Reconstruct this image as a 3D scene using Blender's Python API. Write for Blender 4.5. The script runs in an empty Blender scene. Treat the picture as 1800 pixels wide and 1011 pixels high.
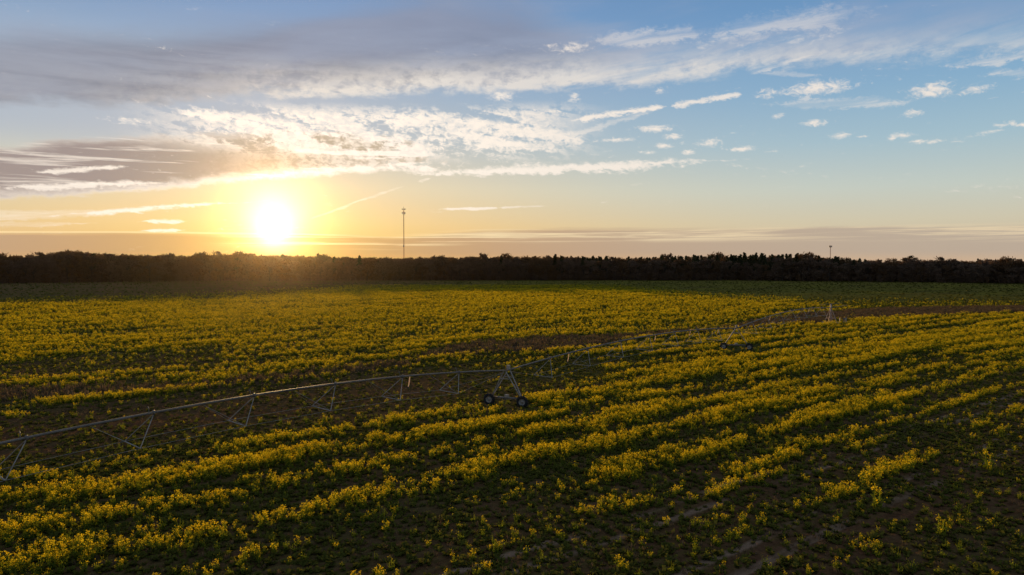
import bpy, bmesh, math, random
import numpy as np
from mathutils import Vector, Matrix

R = math.radians
sc = bpy.context.scene
col = sc.collection
random.seed(11)
rng = np.random.default_rng(11)

# ------------------------------------------------------------------ camera
CAM_H = 14.5
FPX = 1200.0                      # focal length in photo pixels (1800 wide) = 24 mm
PITCH = math.atan((505.5 - 460.0) / FPX)
cam_d = bpy.data.cameras.new('camera')
cam_d.sensor_width = 36.0
cam_d.lens = 24.0
cam_d.clip_start = 0.5
cam_d.clip_end = 20000
cam = bpy.data.objects.new('camera', cam_d)
col.objects.link(cam)
cam.location = (0, 0, CAM_H)
cam.rotation_euler = (R(90) - PITCH, 0, 0)
sc.camera = cam


def ray(px, py):
    a, b = (px - 900.0) / FPX, -(py - 505.5) / FPX
    cp, sp = math.cos(PITCH), math.sin(PITCH)
    return Vector((a, cp + b * sp, -sp + b * cp))


def ground(px, py, z=0.0):
    d = ray(px, py)
    t = (z - CAM_H) / d.z
    return Vector((d.x * t, d.y * t, z))


def at_depth(px, py, Y):
    d = ray(px, py)
    t = Y / d.y
    return Vector((d.x * t, Y, CAM_H + d.z * t))


def azel(px, py):
    d = ray(px, py).normalized()
    return math.degrees(math.atan2(d.x, d.y)), math.degrees(math.asin(d.z))


# ------------------------------------------------------------------ light and sky
SUN_AZ, SUN_EL = azel(482, 406)
LAMP_EL = SUN_EL + 1.6
sun_d = bpy.data.lights.new('sun', 'SUN')
sun_d.energy = 5.0
sun_d.angle = R(0.6)
sun_d.color = (1.0, 0.62, 0.23)
sun = bpy.data.objects.new('sun', sun_d)
col.objects.link(sun)
sv = Vector((math.sin(R(SUN_AZ)) * math.cos(R(LAMP_EL)), math.cos(R(SUN_AZ)) * math.cos(R(LAMP_EL)), math.sin(R(LAMP_EL))))
sun.rotation_euler = sv.to_track_quat('Z', 'Y').to_euler()
sun.location = (-150, 400, 120)

sc.view_settings.view_transform = 'Standard'
sc.view_settings.look = 'None'
sc.view_settings.exposure = 0.0
sc.view_settings.gamma = 1.0
sc.view_settings.use_curve_mapping = False
sc.render.engine = 'CYCLES'
sc.cycles.use_denoising = True
sc.cycles.max_bounces = 8
sc.cycles.transparent_max_bounces = 8
sc.cycles.volume_bounces = 0
sc.cycles.sample_clamp_indirect = 4.0

world = bpy.data.worlds.new('World')
sc.world = world
world.use_nodes = True
world.cycles.sampling_method = 'MANUAL'
world.cycles.sample_map_resolution = 512


class N:
    """small node-expression helper: N objects wrap float or vector sockets"""
    tree = None

    def __init__(self, s):
        self.s = s

    @staticmethod
    def math(op, *a, clamp=False):
        n = N.tree.nodes.new('ShaderNodeMath')
        n.operation = op
        n.use_clamp = clamp
        for i, v in enumerate(a):
            if isinstance(v, N):
                N.tree.links.new(v.s, n.inputs[i])
            else:
                n.inputs[i].default_value = float(v)
        return N(n.outputs[0])

    def __add__(s, o): return N.math('ADD', s, o)
    __radd__ = __add__
    def __sub__(s, o): return N.math('SUBTRACT', s, o)
    def __rsub__(s, o): return N.math('SUBTRACT', o, s)
    def __mul__(s, o): return N.math('MULTIPLY', s, o)
    __rmul__ = __mul__
    def __truediv__(s, o): return N.math('DIVIDE', s, o)
    def __neg__(s): return N.math('MULTIPLY', s, -1.0)


def nmax(a, b): return N.math('MAXIMUM', a, b)
def nmin(a, b): return N.math('MINIMUM', a, b)
def clamp01(a): return N.math('ADD', a, 0.0, clamp=True)
def npow(a, b): return N.math('POWER', a, b)
def nexp(a): return N.math('EXPONENT', a)
def nabs(a): return N.math('ABSOLUTE', a)


def sstep(x, lo, hi):
    n = N.tree.nodes.new('ShaderNodeMapRange')
    n.interpolation_type = 'SMOOTHSTEP'
    for i, v in enumerate((x, lo, hi)):
        if isinstance(v, N):
            N.tree.links.new(v.s, n.inputs[i])
        else:
            n.inputs[i].default_value = float(v)
    return N(n.outputs[0])


def vec(x, y, z=0.0):
    n = N.tree.nodes.new('ShaderNodeCombineXYZ')
    for i, v in enumerate((x, y, z)):
        if isinstance(v, N):
            N.tree.links.new(v.s, n.inputs[i])
        else:
            n.inputs[i].default_value = float(v)
    return N(n.outputs[0])


def noise(v, scale=1.0, detail=4.0, rough=0.55, dist=0.0):
    n = N.tree.nodes.new('ShaderNodeTexNoise')
    if v is not None:
        N.tree.links.new(v.s, n.inputs['Vector'])
    n.inputs['Scale'].default_value = scale
    n.inputs['Detail'].default_value = detail
    n.inputs['Roughness'].default_value = rough
    n.inputs['Distortion'].default_value = dist
    return N(n.outputs['Fac'])


def lin(c):
    c = c / 255.0
    return c / 12.92 if c <= 0.04045 else ((c + 0.055) / 1.055) ** 2.4


def srgb(r, g, b, k=1.0):
    return (lin(r) * k, lin(g) * k, lin(b) * k, 1.0)


def mix(f, a, b, mode='MIX'):
    n = N.tree.nodes.new('ShaderNodeMix')
    n.data_type = 'RGBA'
    n.blend_type = mode
    n.clamp_factor = True
    for i, v in ((0, f), (6, a), (7, b)):
        if isinstance(v, N):
            N.tree.links.new(v.s, n.inputs[i])
        else:
            n.inputs[i].default_value = v
    return N(n.outputs[2])


def ramp(x, lo, hi, stops, colour=True):
    """piecewise linear ramp of x over [lo, hi]; stops = [(x, colour or float)]"""
    mr = (x - lo) / (hi - lo)
    n = N.tree.nodes.new('ShaderNodeValToRGB')
    N.tree.links.new(mr.s, n.inputs[0])
    e = n.color_ramp.elements
    while len(e) < len(stops):
        e.new(0.5)
    for el, (p, c) in zip(e, stops):
        el.position = min(1, max(0, (p - lo) / (hi - lo)))
    for el, (p, c) in zip(e, stops):
        el.color = c if colour else (c, c, c, 1)
    if colour:
        return N(n.outputs[0])
    s = N.tree.nodes.new('ShaderNodeSeparateColor')
    N.tree.links.new(n.outputs[0], s.inputs[0])
    return N(s.outputs[0])


def edge(az, pts):
    """elevation of a cloud edge as a function of azimuth, pts in photo pixels"""
    ae = sorted(azel(*p) for p in pts)
    return ramp(az, -90, 90, [(a, e / 60.0) for a, e in ae], colour=False) * 60.0


def build_sky():
    nt = world.node_tree
    N.tree = nt
    nt.nodes.clear()
    out = nt.nodes.new('ShaderNodeOutputWorld')
    bg = nt.nodes.new('ShaderNodeBackground')
    nt.links.new(bg.outputs[0], out.inputs[0])
    STR = 0.10
    bg.inputs[1].default_value = STR
    tc = nt.nodes.new('ShaderNodeTexCoord')
    sep = nt.nodes.new('ShaderNodeSeparateXYZ')
    nt.links.new(tc.outputs['Generated'], sep.inputs[0])
    dx, dy, dz = (N(o) for o in sep.outputs)
    az = N.math('ARCTAN2', dx, dy) * (180 / math.pi)
    el = N.math('ARCSINE', dz) * (180 / math.pi)
    s0 = Vector((math.sin(R(SUN_AZ)) * math.cos(R(SUN_EL)), math.cos(R(SUN_AZ)) * math.cos(R(SUN_EL)), math.sin(R(SUN_EL))))
    dot = dx * s0.x + dy * s0.y + dz * s0.z
    theta = N.math('ARCCOSINE', nmin(dot, 0.999999)) * (180 / math.pi)

    # clear-air colour, greyed overhead: away from the sun and on the sun's side
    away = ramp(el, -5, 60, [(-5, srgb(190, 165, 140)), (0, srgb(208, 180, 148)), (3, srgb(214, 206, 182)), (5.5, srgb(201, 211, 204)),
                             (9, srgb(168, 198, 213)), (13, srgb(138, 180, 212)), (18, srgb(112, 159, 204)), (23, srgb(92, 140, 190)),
                             (40, srgb(112, 136, 166)), (60, srgb(124, 136, 158))])  # unseen overhead sky greyed like a cloud veil, to warm ambient light on soil
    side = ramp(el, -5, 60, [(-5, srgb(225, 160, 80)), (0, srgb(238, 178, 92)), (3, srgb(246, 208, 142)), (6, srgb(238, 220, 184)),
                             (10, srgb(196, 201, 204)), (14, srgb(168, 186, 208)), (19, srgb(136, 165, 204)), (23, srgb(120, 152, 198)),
                             (40, srgb(120, 138, 166)), (60, srgb(124, 136, 158))])  # same added grey overhead on the sun's side, for warmer ambient light
    da = az - SUN_AZ
    fside = nexp(-(da * da) / (2 * 21.0 * 21.0))
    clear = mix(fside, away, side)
    # physical sky as part of the clear air
    sky = nt.nodes.new('ShaderNodeTexSky')
    sky.sky_type = 'NISHITA'
    sky.sun_disc = False
    sky.sun_elevation = R(LAMP_EL)
    sky.sun_rotation = R(SUN_AZ)
    sky.air_density = 1.0
    sky.dust_density = 0.6
    sky.ozone_density = 1.5
    nish = mix(1.0, N(sky.outputs[0]), (0.05, 0.05, 0.05, 1), 'MULTIPLY')
    nish = mix(1.0, nish, (0.9, 0.9, 0.9, 1), 'DARKEN')
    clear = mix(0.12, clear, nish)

    # shared noises (azimuth / elevation in degrees)
    nA = noise(vec(az * 0.05, el * 0.22 - az * 0.018), 1.0, 6, 0.6, 0.4)            # broad soft streaks
    nB = noise(vec(az * 0.16 + 7, el * 0.55 - az * 0.03), 1.0, 7, 0.62, 0.3)         # medium clumps
    nC = noise(vec(az * 0.35 + 3, el * 1.2 + az * 0.10), 1.0, 7, 0.65, 0.5)          # fine puffs
    nD = noise(vec(az * 0.07 + 21, el * 1.6 - az * 0.02), 1.0, 6, 0.6, 0.2)          # thin horizontal fibres
    nE = noise(vec(az * 0.9 + 5, el * 1.3), 1.0, 6, 0.65, 0.3)                       # cauliflower
    nF = noise(vec(az * 0.12 + 40, el * 1.1 - az * 0.19), 1.0, 6, 0.6, 0.6)          # wisps rising to the right

    nG = noise(vec(az * 1.5 + 9, el * 2.6 + az * 0.2), 1.0, 6, 0.7, 0.6)                # ragged small edges
    near = nexp(-theta / 16.0)
    white = mix(near, srgb(240, 229, 218), (1.35, 1.18, 0.98, 1))
    colour = mix(sstep(az, -4, -28) * sstep(el, 7, 10) * sstep(el, 18, 13) * 0.6, clear, srgb(180, 187, 200))

    # -- horizon haze bank with bright slits
    bank_top = edge(az, [(-700, 405), (0, 411), (300, 411), (500, 414), (700, 419), (850, 407), (1100, 406), (1500, 401), (1800, 399), (2400, 396)])
    bt = sstep(el - bank_top + (nD - 0.5) * 0.9, 0.22, -0.12)
    bank_low = sstep(el, -0.2, 0.9)
    bank_away = mix(bank_low, srgb(206, 176, 146), srgb(184, 168, 152))
    bank_side = mix(bank_low, srgb(226, 172, 104), srgb(188, 150, 118))
    bank_c = mix(fside, bank_away, bank_side)
    bank_c = mix(nexp(-theta / 6.0) * 1.1, bank_c, (1.0, 0.56, 0.09, 1))
    colour = mix(bt * 0.85, colour, bank_c)
    slit = sstep(nD * 0.5 + noise(vec(az * 0.03, el * 4.6 - az * 0.012), 1.0, 5, 0.65) * 0.5, 0.46, 0.58)
    slit_zone = sstep(nabs(el - bank_top + 0.35), 0.75, 0.2) * sstep(az, -26, -15)
    slit_c = mix(nexp(-theta / 14.0), srgb(226, 206, 172), (1.3, 0.98, 0.46, 1))
    colour = mix(slit * slit_zone * 0.95, colour, slit_c)
    line = sstep(nabs(el - bank_top - 0.12 + (nD - 0.5) * 0.25), 0.10, 0.02) * sstep(az, -10, -16)
    colour = mix(line * 0.7, colour, (1.05, 0.80, 0.42, 1))

    # -- thin low streaks
    fr = (nB - 0.5) * 2.2 + (nC - 0.5) * 2.4 + (nE - 0.5) * 1.6      # fraying of small clouds

    def stroke(p, q, w, soft=0.55, amt=0.82, grow=0.35):
        (a0, e0), (a1, e1) = azel(*p), azel(*q)
        w = w * 0.0477
        L = math.hypot(a1 - a0, e1 - e0)
        ux, uy = (a1 - a0) / L, (e1 - e0) / L
        t = ((az - a0) * ux + (el - e0) * uy) / L + fr * 0.05
        d = nabs((el - e0) * ux - (az - a0) * uy + fr * (w * 0.85))
        taper = sstep(t, -0.02, grow) * sstep(t, 1.02, 1.0 - grow)
        body = sstep(taper * 1.25 - d / w + fr * 0.5 - soft * 0.4 + (nG - 0.5) * 2.3, -0.1, 0.9)
        if amt < 0.7:
            body = body * (0.25 + 0.75 * sstep(nF * 0.5 + nD * 0.5, 0.40, 0.60))
        return body * amt

    def puff(p, rx, ry, thr=0.0, tilt=0.0):
        a0, e0 = azel(*p)
        rx, ry = rx * 0.0477, ry * 0.0477
        x = (az - a0) / rx
        y = (el - e0 - (az - a0) * tilt) / ry
        d = N.math('SQRT', x * x * 0.55 + y * y)
        return sstep(1.0 - d + (nG - 0.5) * 2.5 + (nC - 0.5) * 1.4, 0.05 + thr, 1.15 + thr)

    # -- grey upper deck
    b1 = edge(az, [(-1500, 215), (-500, 205), (0, 190), (200, 192), (340, 180), (450, 168), (560, 178), (680, 172), (760, 164), (900, 166), (1000, 158),
                   (1100, 160), (1200, 142), (1300, 130), (1400, 121), (1500, 113), (1600, 106), (1800, 90), (2400, 40)])
    t1 = edge(az, [(-1500, 60), (-500, 66), (0, 66), (200, 54), (400, 44), (600, 18), (750, -10), (900, 0), (1000, 40), (1200, 66), (1400, 62), (1600, 62), (1800, 50), (2400, -10)])
    dist_b = el - b1 + (nB - 0.5) * 2.2 + (nC - 0.5) * 1.1 + (nE - 0.5) * 1.3 * sstep(az, -26, -16)
    dist_t = t1 - el + (nA - 0.5) * 5.0
    thick = ramp(az, -60, 60, [(-60, 0.96), (-20, 0.95), (-6, 0.9), (2, 0.86), (10, 0.80), (20, 0.66), (36, 0.56), (60, 0.5)], False)
    fib = sstep(nF, 0.22, 0.62)
    right = sstep(az, 0, 12)
    m1 = sstep(dist_b, -0.2, 0.9) * sstep(dist_t, -1.2, 1.8) * thick * (1.0 - right * (1.0 - fib) * 0.75)
    lit = sstep(dist_b, 3.6, 0.0)
    lit_az = ramp(az, -60, 60, [(-60, 0.05), (-33, 0.08), (-22, 0.35), (-16, 0.85), (-5, 0.9), (4, 1.0), (20, 0.95), (60, 0.9)], False)
    lit = clamp01(lit * lit_az * (0.30 + 1.3 * sstep(nB * 0.6 + nE * 0.4, 0.36, 0.60)))
    grey = mix(sstep(nA * 0.55 + nD * 0.3 + nF * 0.15, 0.36, 0.62), srgb(106, 114, 131), srgb(154, 160, 175))
    grey = mix(sstep(el, 13, 20), grey, srgb(134, 146, 172))
    grey = mix(right * 0.8, grey, srgb(176, 186, 204))
    grey = mix(clamp01(near * 1.2) * 0.4, grey, srgb(172, 160, 158))
    colour = mix(m1, colour, mix(lit, grey, srgb(238, 228, 216)))
    # thin veil above it
    veil = sstep(nA, 0.40, 0.72) * sstep(el, 12, 17) * 0.42
    colour = mix(veil, colour, srgb(156, 168, 192))

    # -- lower deck, left, lit from below by the sun
    b2 = edge(az, [(-1500, 372), (-600, 362), (0, 350), (200, 344), (300, 334), (400, 321), (500, 314), (600, 308), (700, 303), (800, 300), (900, 296), (1000, 290), (1800, 280)])
    t2 = edge(az, [(-1500, 268), (-600, 262), (0, 258), (80, 246), (200, 240), (400, 232), (500, 222), (620, 225), (720, 244), (800, 262), (900, 282), (1000, 290), (1800, 282)])
    db2 = el - b2 + (nC - 0.5) * 0.7 + (nB - 0.5) * 0.6 + (nE - 0.5) * 0.9
    dt2 = t2 - el + (nB - 0.5) * 1.6 + (nC - 0.5) * 1.0
    frag = ramp(az, -60, 60, [(-60, 0.0), (-30, 0.02), (-20, 0.20), (-10, 0.42), (-4, 0.55), (60, 0.6)], False)
    m2 = sstep(db2, -0.12, 0.35) * sstep(dt2, -0.15, 0.5) * sstep(nC * 0.35 + nB * 0.25 + nE * 0.2 + nG * 0.2, frag - 0.03, frag + 0.07)
    lit2 = clamp01(sstep(db2, 1.0, 0.05) + sstep(nD, 0.53, 0.62) * 0.9 + sstep(dt2, 0.8, 0.0) * 0.55)
    lit2 = clamp01(lit2 * ramp(az, -60, 60, [(-60, 0.3), (-34, 0.62), (-24, 0.85), (-16, 1.0), (60, 1.0)], False) + sstep(az, -26, -12) * 0.6 * sstep(nE * 0.5 + nG * 0.5, 0.42, 0.56))
    under = mix(sstep(az, -34, -16), srgb(160, 145, 141), srgb(196, 176, 150))
    colour = mix(m2 * 0.95, colour, mix(lit2, under, white))

    # -- torn wisps between the decks
    zone3 = sstep(el, azel(900, 292)[1], azel(900, 262)[1]) * sstep(el - az * 0.03, azel(900, 175)[1], azel(900, 205)[1]) * sstep(az, -31, -20) * sstep(az, 9, 0)
    lanes = noise(vec(az * 0.10 + 11, el * 0.85 + az * 0.15), 1.0, 4, 0.55, 0.3)
    w3 = sstep(lanes * 0.55 + nE * 0.28 + nG * 0.22, 0.475, 0.555) * zone3
    colour = mix(w3 * 0.92, colour, mix(sstep(nG, 0.40, 0.62), mix(0.35, white, clear), white))

    # -- strokes: drawn-out cloud shreds and old contrails
    m = stroke((650, 224), (790, 202), 13, 0.5)
    for a in [((760, 203), (1000, 246), 15, 0.5), ((900, 226), (1050, 252), 13, 0.45), ((280, 192), (480, 216), 9, 0.5), ((360, 196), (580, 232), 13, 0.5),
              ((755, 235), (960, 262), 13, 0.55), ((1005, 211), (1180, 186), 6, 0.45, 0.9, 0.15), ((980, 246), (1165, 188), 6, 0.45, 0.55, 0.15), ((1175, 188), (1310, 164), 6, 0.45, 0.8, 0.12),
              ((640, 306), (1340, 274), 9, 0.4, 0.9), ((700, 302), (1240, 282), 7, 0.4, 0.8), ((-60, 332), (330, 320), 6, 0.4, 0.8), ((30, 304), (250, 291), 4, 0.4, 0.8)]:
        m = nmax(m, stroke(*a))
    for a in [((60, 380), (450, 353), 4, 0.35, 0.85), ((-200, 384), (260, 372), 6, 0.4, 0.6), ((-200, 396), (200, 392), 4, 0.4, 0.5), ((-200, 373), (310, 371), 4, 0.35, 0.6), ((230, 391), (340, 388), 4, 0.3, 0.8), ((240, 406), (335, 404), 3, 0.3, 0.8),
              ((765, 368), (885, 365), 2.6, 0.3, 0.75, 0.2), ((870, 365), (965, 362), 1.8, 0.3, 0.6, 0.2), ((540, 388), (645, 348), 2.0, 0.3, 0.6, 0.1), ((630, 354), (712, 327), 2.6, 0.3, 0.6, 0.1), ((730, 321), (762, 313), 3, 0.3, 0.6),
              ((1560, 180), (1350, 184), 8, 0.45, 0.45), ((1340, 182), (1640, 178), 9, 0.45, 0.45), ((1460, 133), (1320, 128), 4, 0.4, 0.4), ((1300, 136), (1440, 92), 4, 0.4, 0.5),
              ((1700, 134), (1900, 126), 8, 0.45, 0.55), ((1650, 112), (1950, 92), 11, 0.45, 0.5), ((1000, 72), (1290, 52), 14, 0.5, 0.4), ((1180, 70), (1600, 4), 22, 0.5, 0.42)]:
        m = nmax(m, stroke(*a))
    for a in [((1440, 154), 50, 12, -0.1), ((1634, 160), 28, 15), ((1716, 156), 20, 9), ((1352, 164), 24, 12, 0.2), ((1368, 204), 10, 5), ((1430, 216), 24, 7, 0.1), ((1480, 238), 14, 7), ((1246, 252), 18, 8),
              ((1302, 262), 22, 6), ((1585, 238), 18, 7), ((1612, 249), 18, 5), ((1640, 249), 12, 4), ((1568, 244), 8, 4), ((1605, 198), 14, 7, 0.1), ((1770, 219), 20, 6, 0.15), ((1800, 219), 10, 5), ((1745, 231), 14, 4, 0.1),
              ((1150, 226), 32, 8), ((1185, 240), 16, 6), ((1165, 256), 14, 6), ((1140, 268), 20, 5, 0.1), ((1210, 268), 12, 5), ((1075, 246), 40, 6, 0.2), ((960, 196), 30, 6, 0.2), ((882, 170), 24, 10),
              ((1010, 172), 14, 14, 0.25), ((1160, 160), 14, 12, 0.3), ((970, 262), 14, 6), ((1000, 84), 44, 12, 0.15), ((1515, 240), 10, 3, 0.1), ((1362, 266), 14, 4, 0.2), ((230, 212), 40, 8, 0.1), ((930, 290), 40, 9, 0.1)]:
        m = nmax(m, puff(*a) * 0.9)
    colour = mix(m, colour, white)
    # fine broken puffs in mid sky
    zp = sstep(nabs(el - azel(1300, 250)[1]), 1.8, 0.5) * sstep(az, 2, 7) * sstep(az, 34, 24)
    wp = sstep(noise(vec(az * 1.1, el * 2.4), 1.0, 5, 0.6), 0.63, 0.72) * zp
    colour = mix(wp * 0.55, colour, srgb(222, 222, 218))

    # -- sun glow
    k = 1.0
    g1 = nexp(-theta / 0.78) * 2.4
    g2 = nexp(-theta / 2.2) * 0.20
    g3 = nexp(-theta / 6.0) * 0.07
    glow = nt.nodes.new('ShaderNodeCombineXYZ')
    nt.links.new((g1 + g2 + g3).s, glow.inputs[0])
    nt.links.new((g1 * 0.90 + g2 * 0.74 + g3 * 0.62).s, glow.inputs[1])
    nt.links.new((g1 * 0.74 + g2 * 0.42 + g3 * 0.22).s, glow.inputs[2])
    colour = mix(1.0, colour, N(glow.outputs[0]), 'ADD')
    # under the horizon
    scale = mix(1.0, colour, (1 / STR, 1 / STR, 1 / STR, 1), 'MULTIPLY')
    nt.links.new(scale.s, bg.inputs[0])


build_sky()

# ------------------------------------------------------------------ helpers


def tag(o, label=None, cat=None, group=None, kind=None):
    if label: o['label'] = label
    if cat: o['category'] = cat
    if group: o['group'] = group
    if kind: o['kind'] = kind
    return o


def empty(name, loc=(0, 0, 0), rz=0.0):
    o = bpy.data.objects.new(name, None)
    o.location = loc
    o.rotation_euler = (0, 0, rz)
    o.empty_display_size = 0.3
    col.objects.link(o)
    return o


def link(name, me, parent=None, loc=(0, 0, 0), rot=(0, 0, 0)):
    o = bpy.data.objects.new(name, me)
    o.location = loc
    o.rotation_euler = rot
    col.objects.link(o)
    o.parent = parent
    return o


def finish(bm, name, mats, smooth=False):
    me = bpy.data.meshes.new(name)
    bm.to_mesh(me)
    bm.free()
    for m in (mats if isinstance(mats, (list, tuple)) else [mats]):
        me.materials.append(m)
    if smooth:
        me.polygons.foreach_set('use_smooth', [True] * len(me.polygons))
    return me


def tube(bm, pts, r, n=8, r2=None, cap=True):
    pts = [Vector(p) for p in pts]
    rings = []
    L = len(pts)
    for i, p in enumerate(pts):
        d = (pts[min(i + 1, L - 1)] - pts[max(i - 1, 0)]).normalized()
        a = d.cross(Vector((0, 0, 1)))
        if a.length < 1e-3:
            a = d.cross(Vector((1, 0, 0)))
        a.normalize()
        b = d.cross(a)
        rr = r if r2 is None else r + (r2 - r) * i / (L - 1)
        rings.append([bm.verts.new(p + (a * math.cos(2 * math.pi * k / n) + b * math.sin(2 * math.pi * k / n)) * rr) for k in range(n)])
    for i in range(L - 1):
        for k in range(n):
            bm.faces.new((rings[i][k], rings[i][(k + 1) % n], rings[i + 1][(k + 1) % n], rings[i + 1][k]))
    if cap:
        bm.faces.new(rings[0][::-1])
        bm.faces.new(rings[-1])


def box(bm, c, s, rz=0.0):
    m = Matrix.Translation(Vector(c)) @ Matrix.Rotation(rz, 4, 'Z') @ Matrix.Diagonal((s[0], s[1], s[2], 1))
    return bmesh.ops.create_cube(bm, size=1.0, matrix=m)


def pmat(name, color, rough=0.7, metal=0.0, spec=0.3, var=0.25, scale=3.0):
    m = bpy.data.materials.new(name)
    m.use_nodes = True
    nt = m.node_tree
    N.tree = nt
    b = nt.nodes['Principled BSDF']
    b.inputs['Roughness'].default_value = rough
    b.inputs['Metallic'].default_value = metal
    b.inputs['Specular IOR Level'].default_value = spec
    tc = nt.nodes.new('ShaderNodeTexCoord')
    n = noise(N(tc.outputs['Object']), scale, 5, 0.6)
    c0 = tuple(x * (1 - var) for x in color) + (1,)
    c1 = tuple(min(1, x * (1 + var)) for x in color) + (1,)
    c = mix(sstep(n, 0.3, 0.7), c0, c1)
    nt.links.new(c.s, b.inputs['Base Color'])
    if metal == 0:
        nt.links.new((n * 0.2 + (rough - 0.1)).s, b.inputs['Roughness'])
    return m


def leafmat(name, c0, c1, trans=0.5, tcol=None):
    """thin leaf: diffuse + translucent, colour varied per instance"""
    m = bpy.data.materials.new(name)
    m.use_nodes = True
    nt = m.node_tree
    N.tree = nt
    nt.nodes.clear()
    out = nt.nodes.new('ShaderNodeOutputMaterial')
    oi = nt.nodes.new('ShaderNodeObjectInfo')
    geo = nt.nodes.new('ShaderNodeNewGeometry')
    f = N(oi.outputs['Random']) * 0.55 + N(geo.outputs['Random Per Island']) * 0.45
    c = mix(f, c0 + (1,), c1 + (1,))
    d = nt.nodes.new('ShaderNodeBsdfDiffuse')
    nt.links.new(c.s, d.inputs[0])
    t = nt.nodes.new('ShaderNodeBsdfTranslucent')
    ct = mix(1.0, c, (tcol or (1, 1, 1)) + (1,), 'MULTIPLY')
    nt.links.new(ct.s, t.inputs[0])
    mx = nt.nodes.new('ShaderNodeMixShader')
    mx.inputs[0].default_value = trans
    nt.links.new(d.outputs[0], mx.inputs[1])
    nt.links.new(t.outputs[0], mx.inputs[2])
    nt.links.new(mx.outputs[0], out.inputs[0])
    return m


def hash2(ix, iy, seed):
    h = (ix.astype(np.int64) * 374761393 + iy.astype(np.int64) * 668265263 + seed * 982451653) & 0x7fffffff
    h = ((h ^ (h >> 13)) * 1274126177) & 0x7fffffff
    h = h ^ (h >> 16)
    return (h & 0xffffff) / float(0xffffff)


def vnoise(x, y, seed=0):
    ix, iy = np.floor(x), np.floor(y)
    fx, fy = x - ix, y - iy
    fx, fy = fx * fx * (3 - 2 * fx), fy * fy * (3 - 2 * fy)
    a, b = hash2(ix, iy, seed), hash2(ix + 1, iy, seed)
    c, d = hash2(ix, iy + 1, seed), hash2(ix + 1, iy + 1, seed)
    return (a * (1 - fx) + b * fx) * (1 - fy) + (c * (1 - fx) + d * fx) * fy


def fbm(x, y, seed=0, oct=4, g=0.55):
    v, a, t = 0, 1.0, 0
    for k in range(oct):
        v = v + a * vnoise(x * 2 ** k + 17.3 * k, y * 2 ** k + 5.1 * k, seed + k)
        t += a
        a *= g
    return v / t


def ss(x, a, b):
    t = np.clip((x - a) / (b - a), 0, 1)
    return t * t * (3 - 2 * t)


# ------------------------------------------------------------------ the field: what grows where (metres)
ROW = R(36.5)


def sn(X, Y):
    return X * math.cos(ROW) + Y * math.sin(ROW), -X * math.sin(ROW) + Y * math.cos(ROW)


def hgt(X, Y):
    return 0.30 * (fbm(X / 60, Y / 60, 5, 2) - 0.5) + 0.05 * (vnoise(X / 5, Y / 5, 9) - 0.5)


LANE = [ground(*p) for p in ((-200, 700), (330, 682), (560, 656), (700, 640), (820, 615), (1000, 602), (1240, 580), (1460, 556), (1620, 547), (1800, 543), (2300, 536))]


def dist_poly(X, Y, P):
    best = np.full(X.shape, 1e9)
    for a, b in zip(P[:-1], P[1:]):
        dx, dy = b.x - a.x, b.y - a.y
        t = np.clip(((X - a.x) * dx + (Y - a.y) * dy) / (dx * dx + dy * dy), 0, 1)
        best = np.minimum(best, np.hypot(X - a.x - t * dx, Y - a.y - t * dy))
    return best


def towers(X, Y):
    """distance to the wheel tracks round each drive tower"""
    best = np.full(X.shape, 1e9)
    for p in ((1294, 615), (891, 713)):
        g = ground(*p)
        best = np.minimum(best, np.hypot(X - g.x, Y - g.y + 0.8))
    return best


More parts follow.
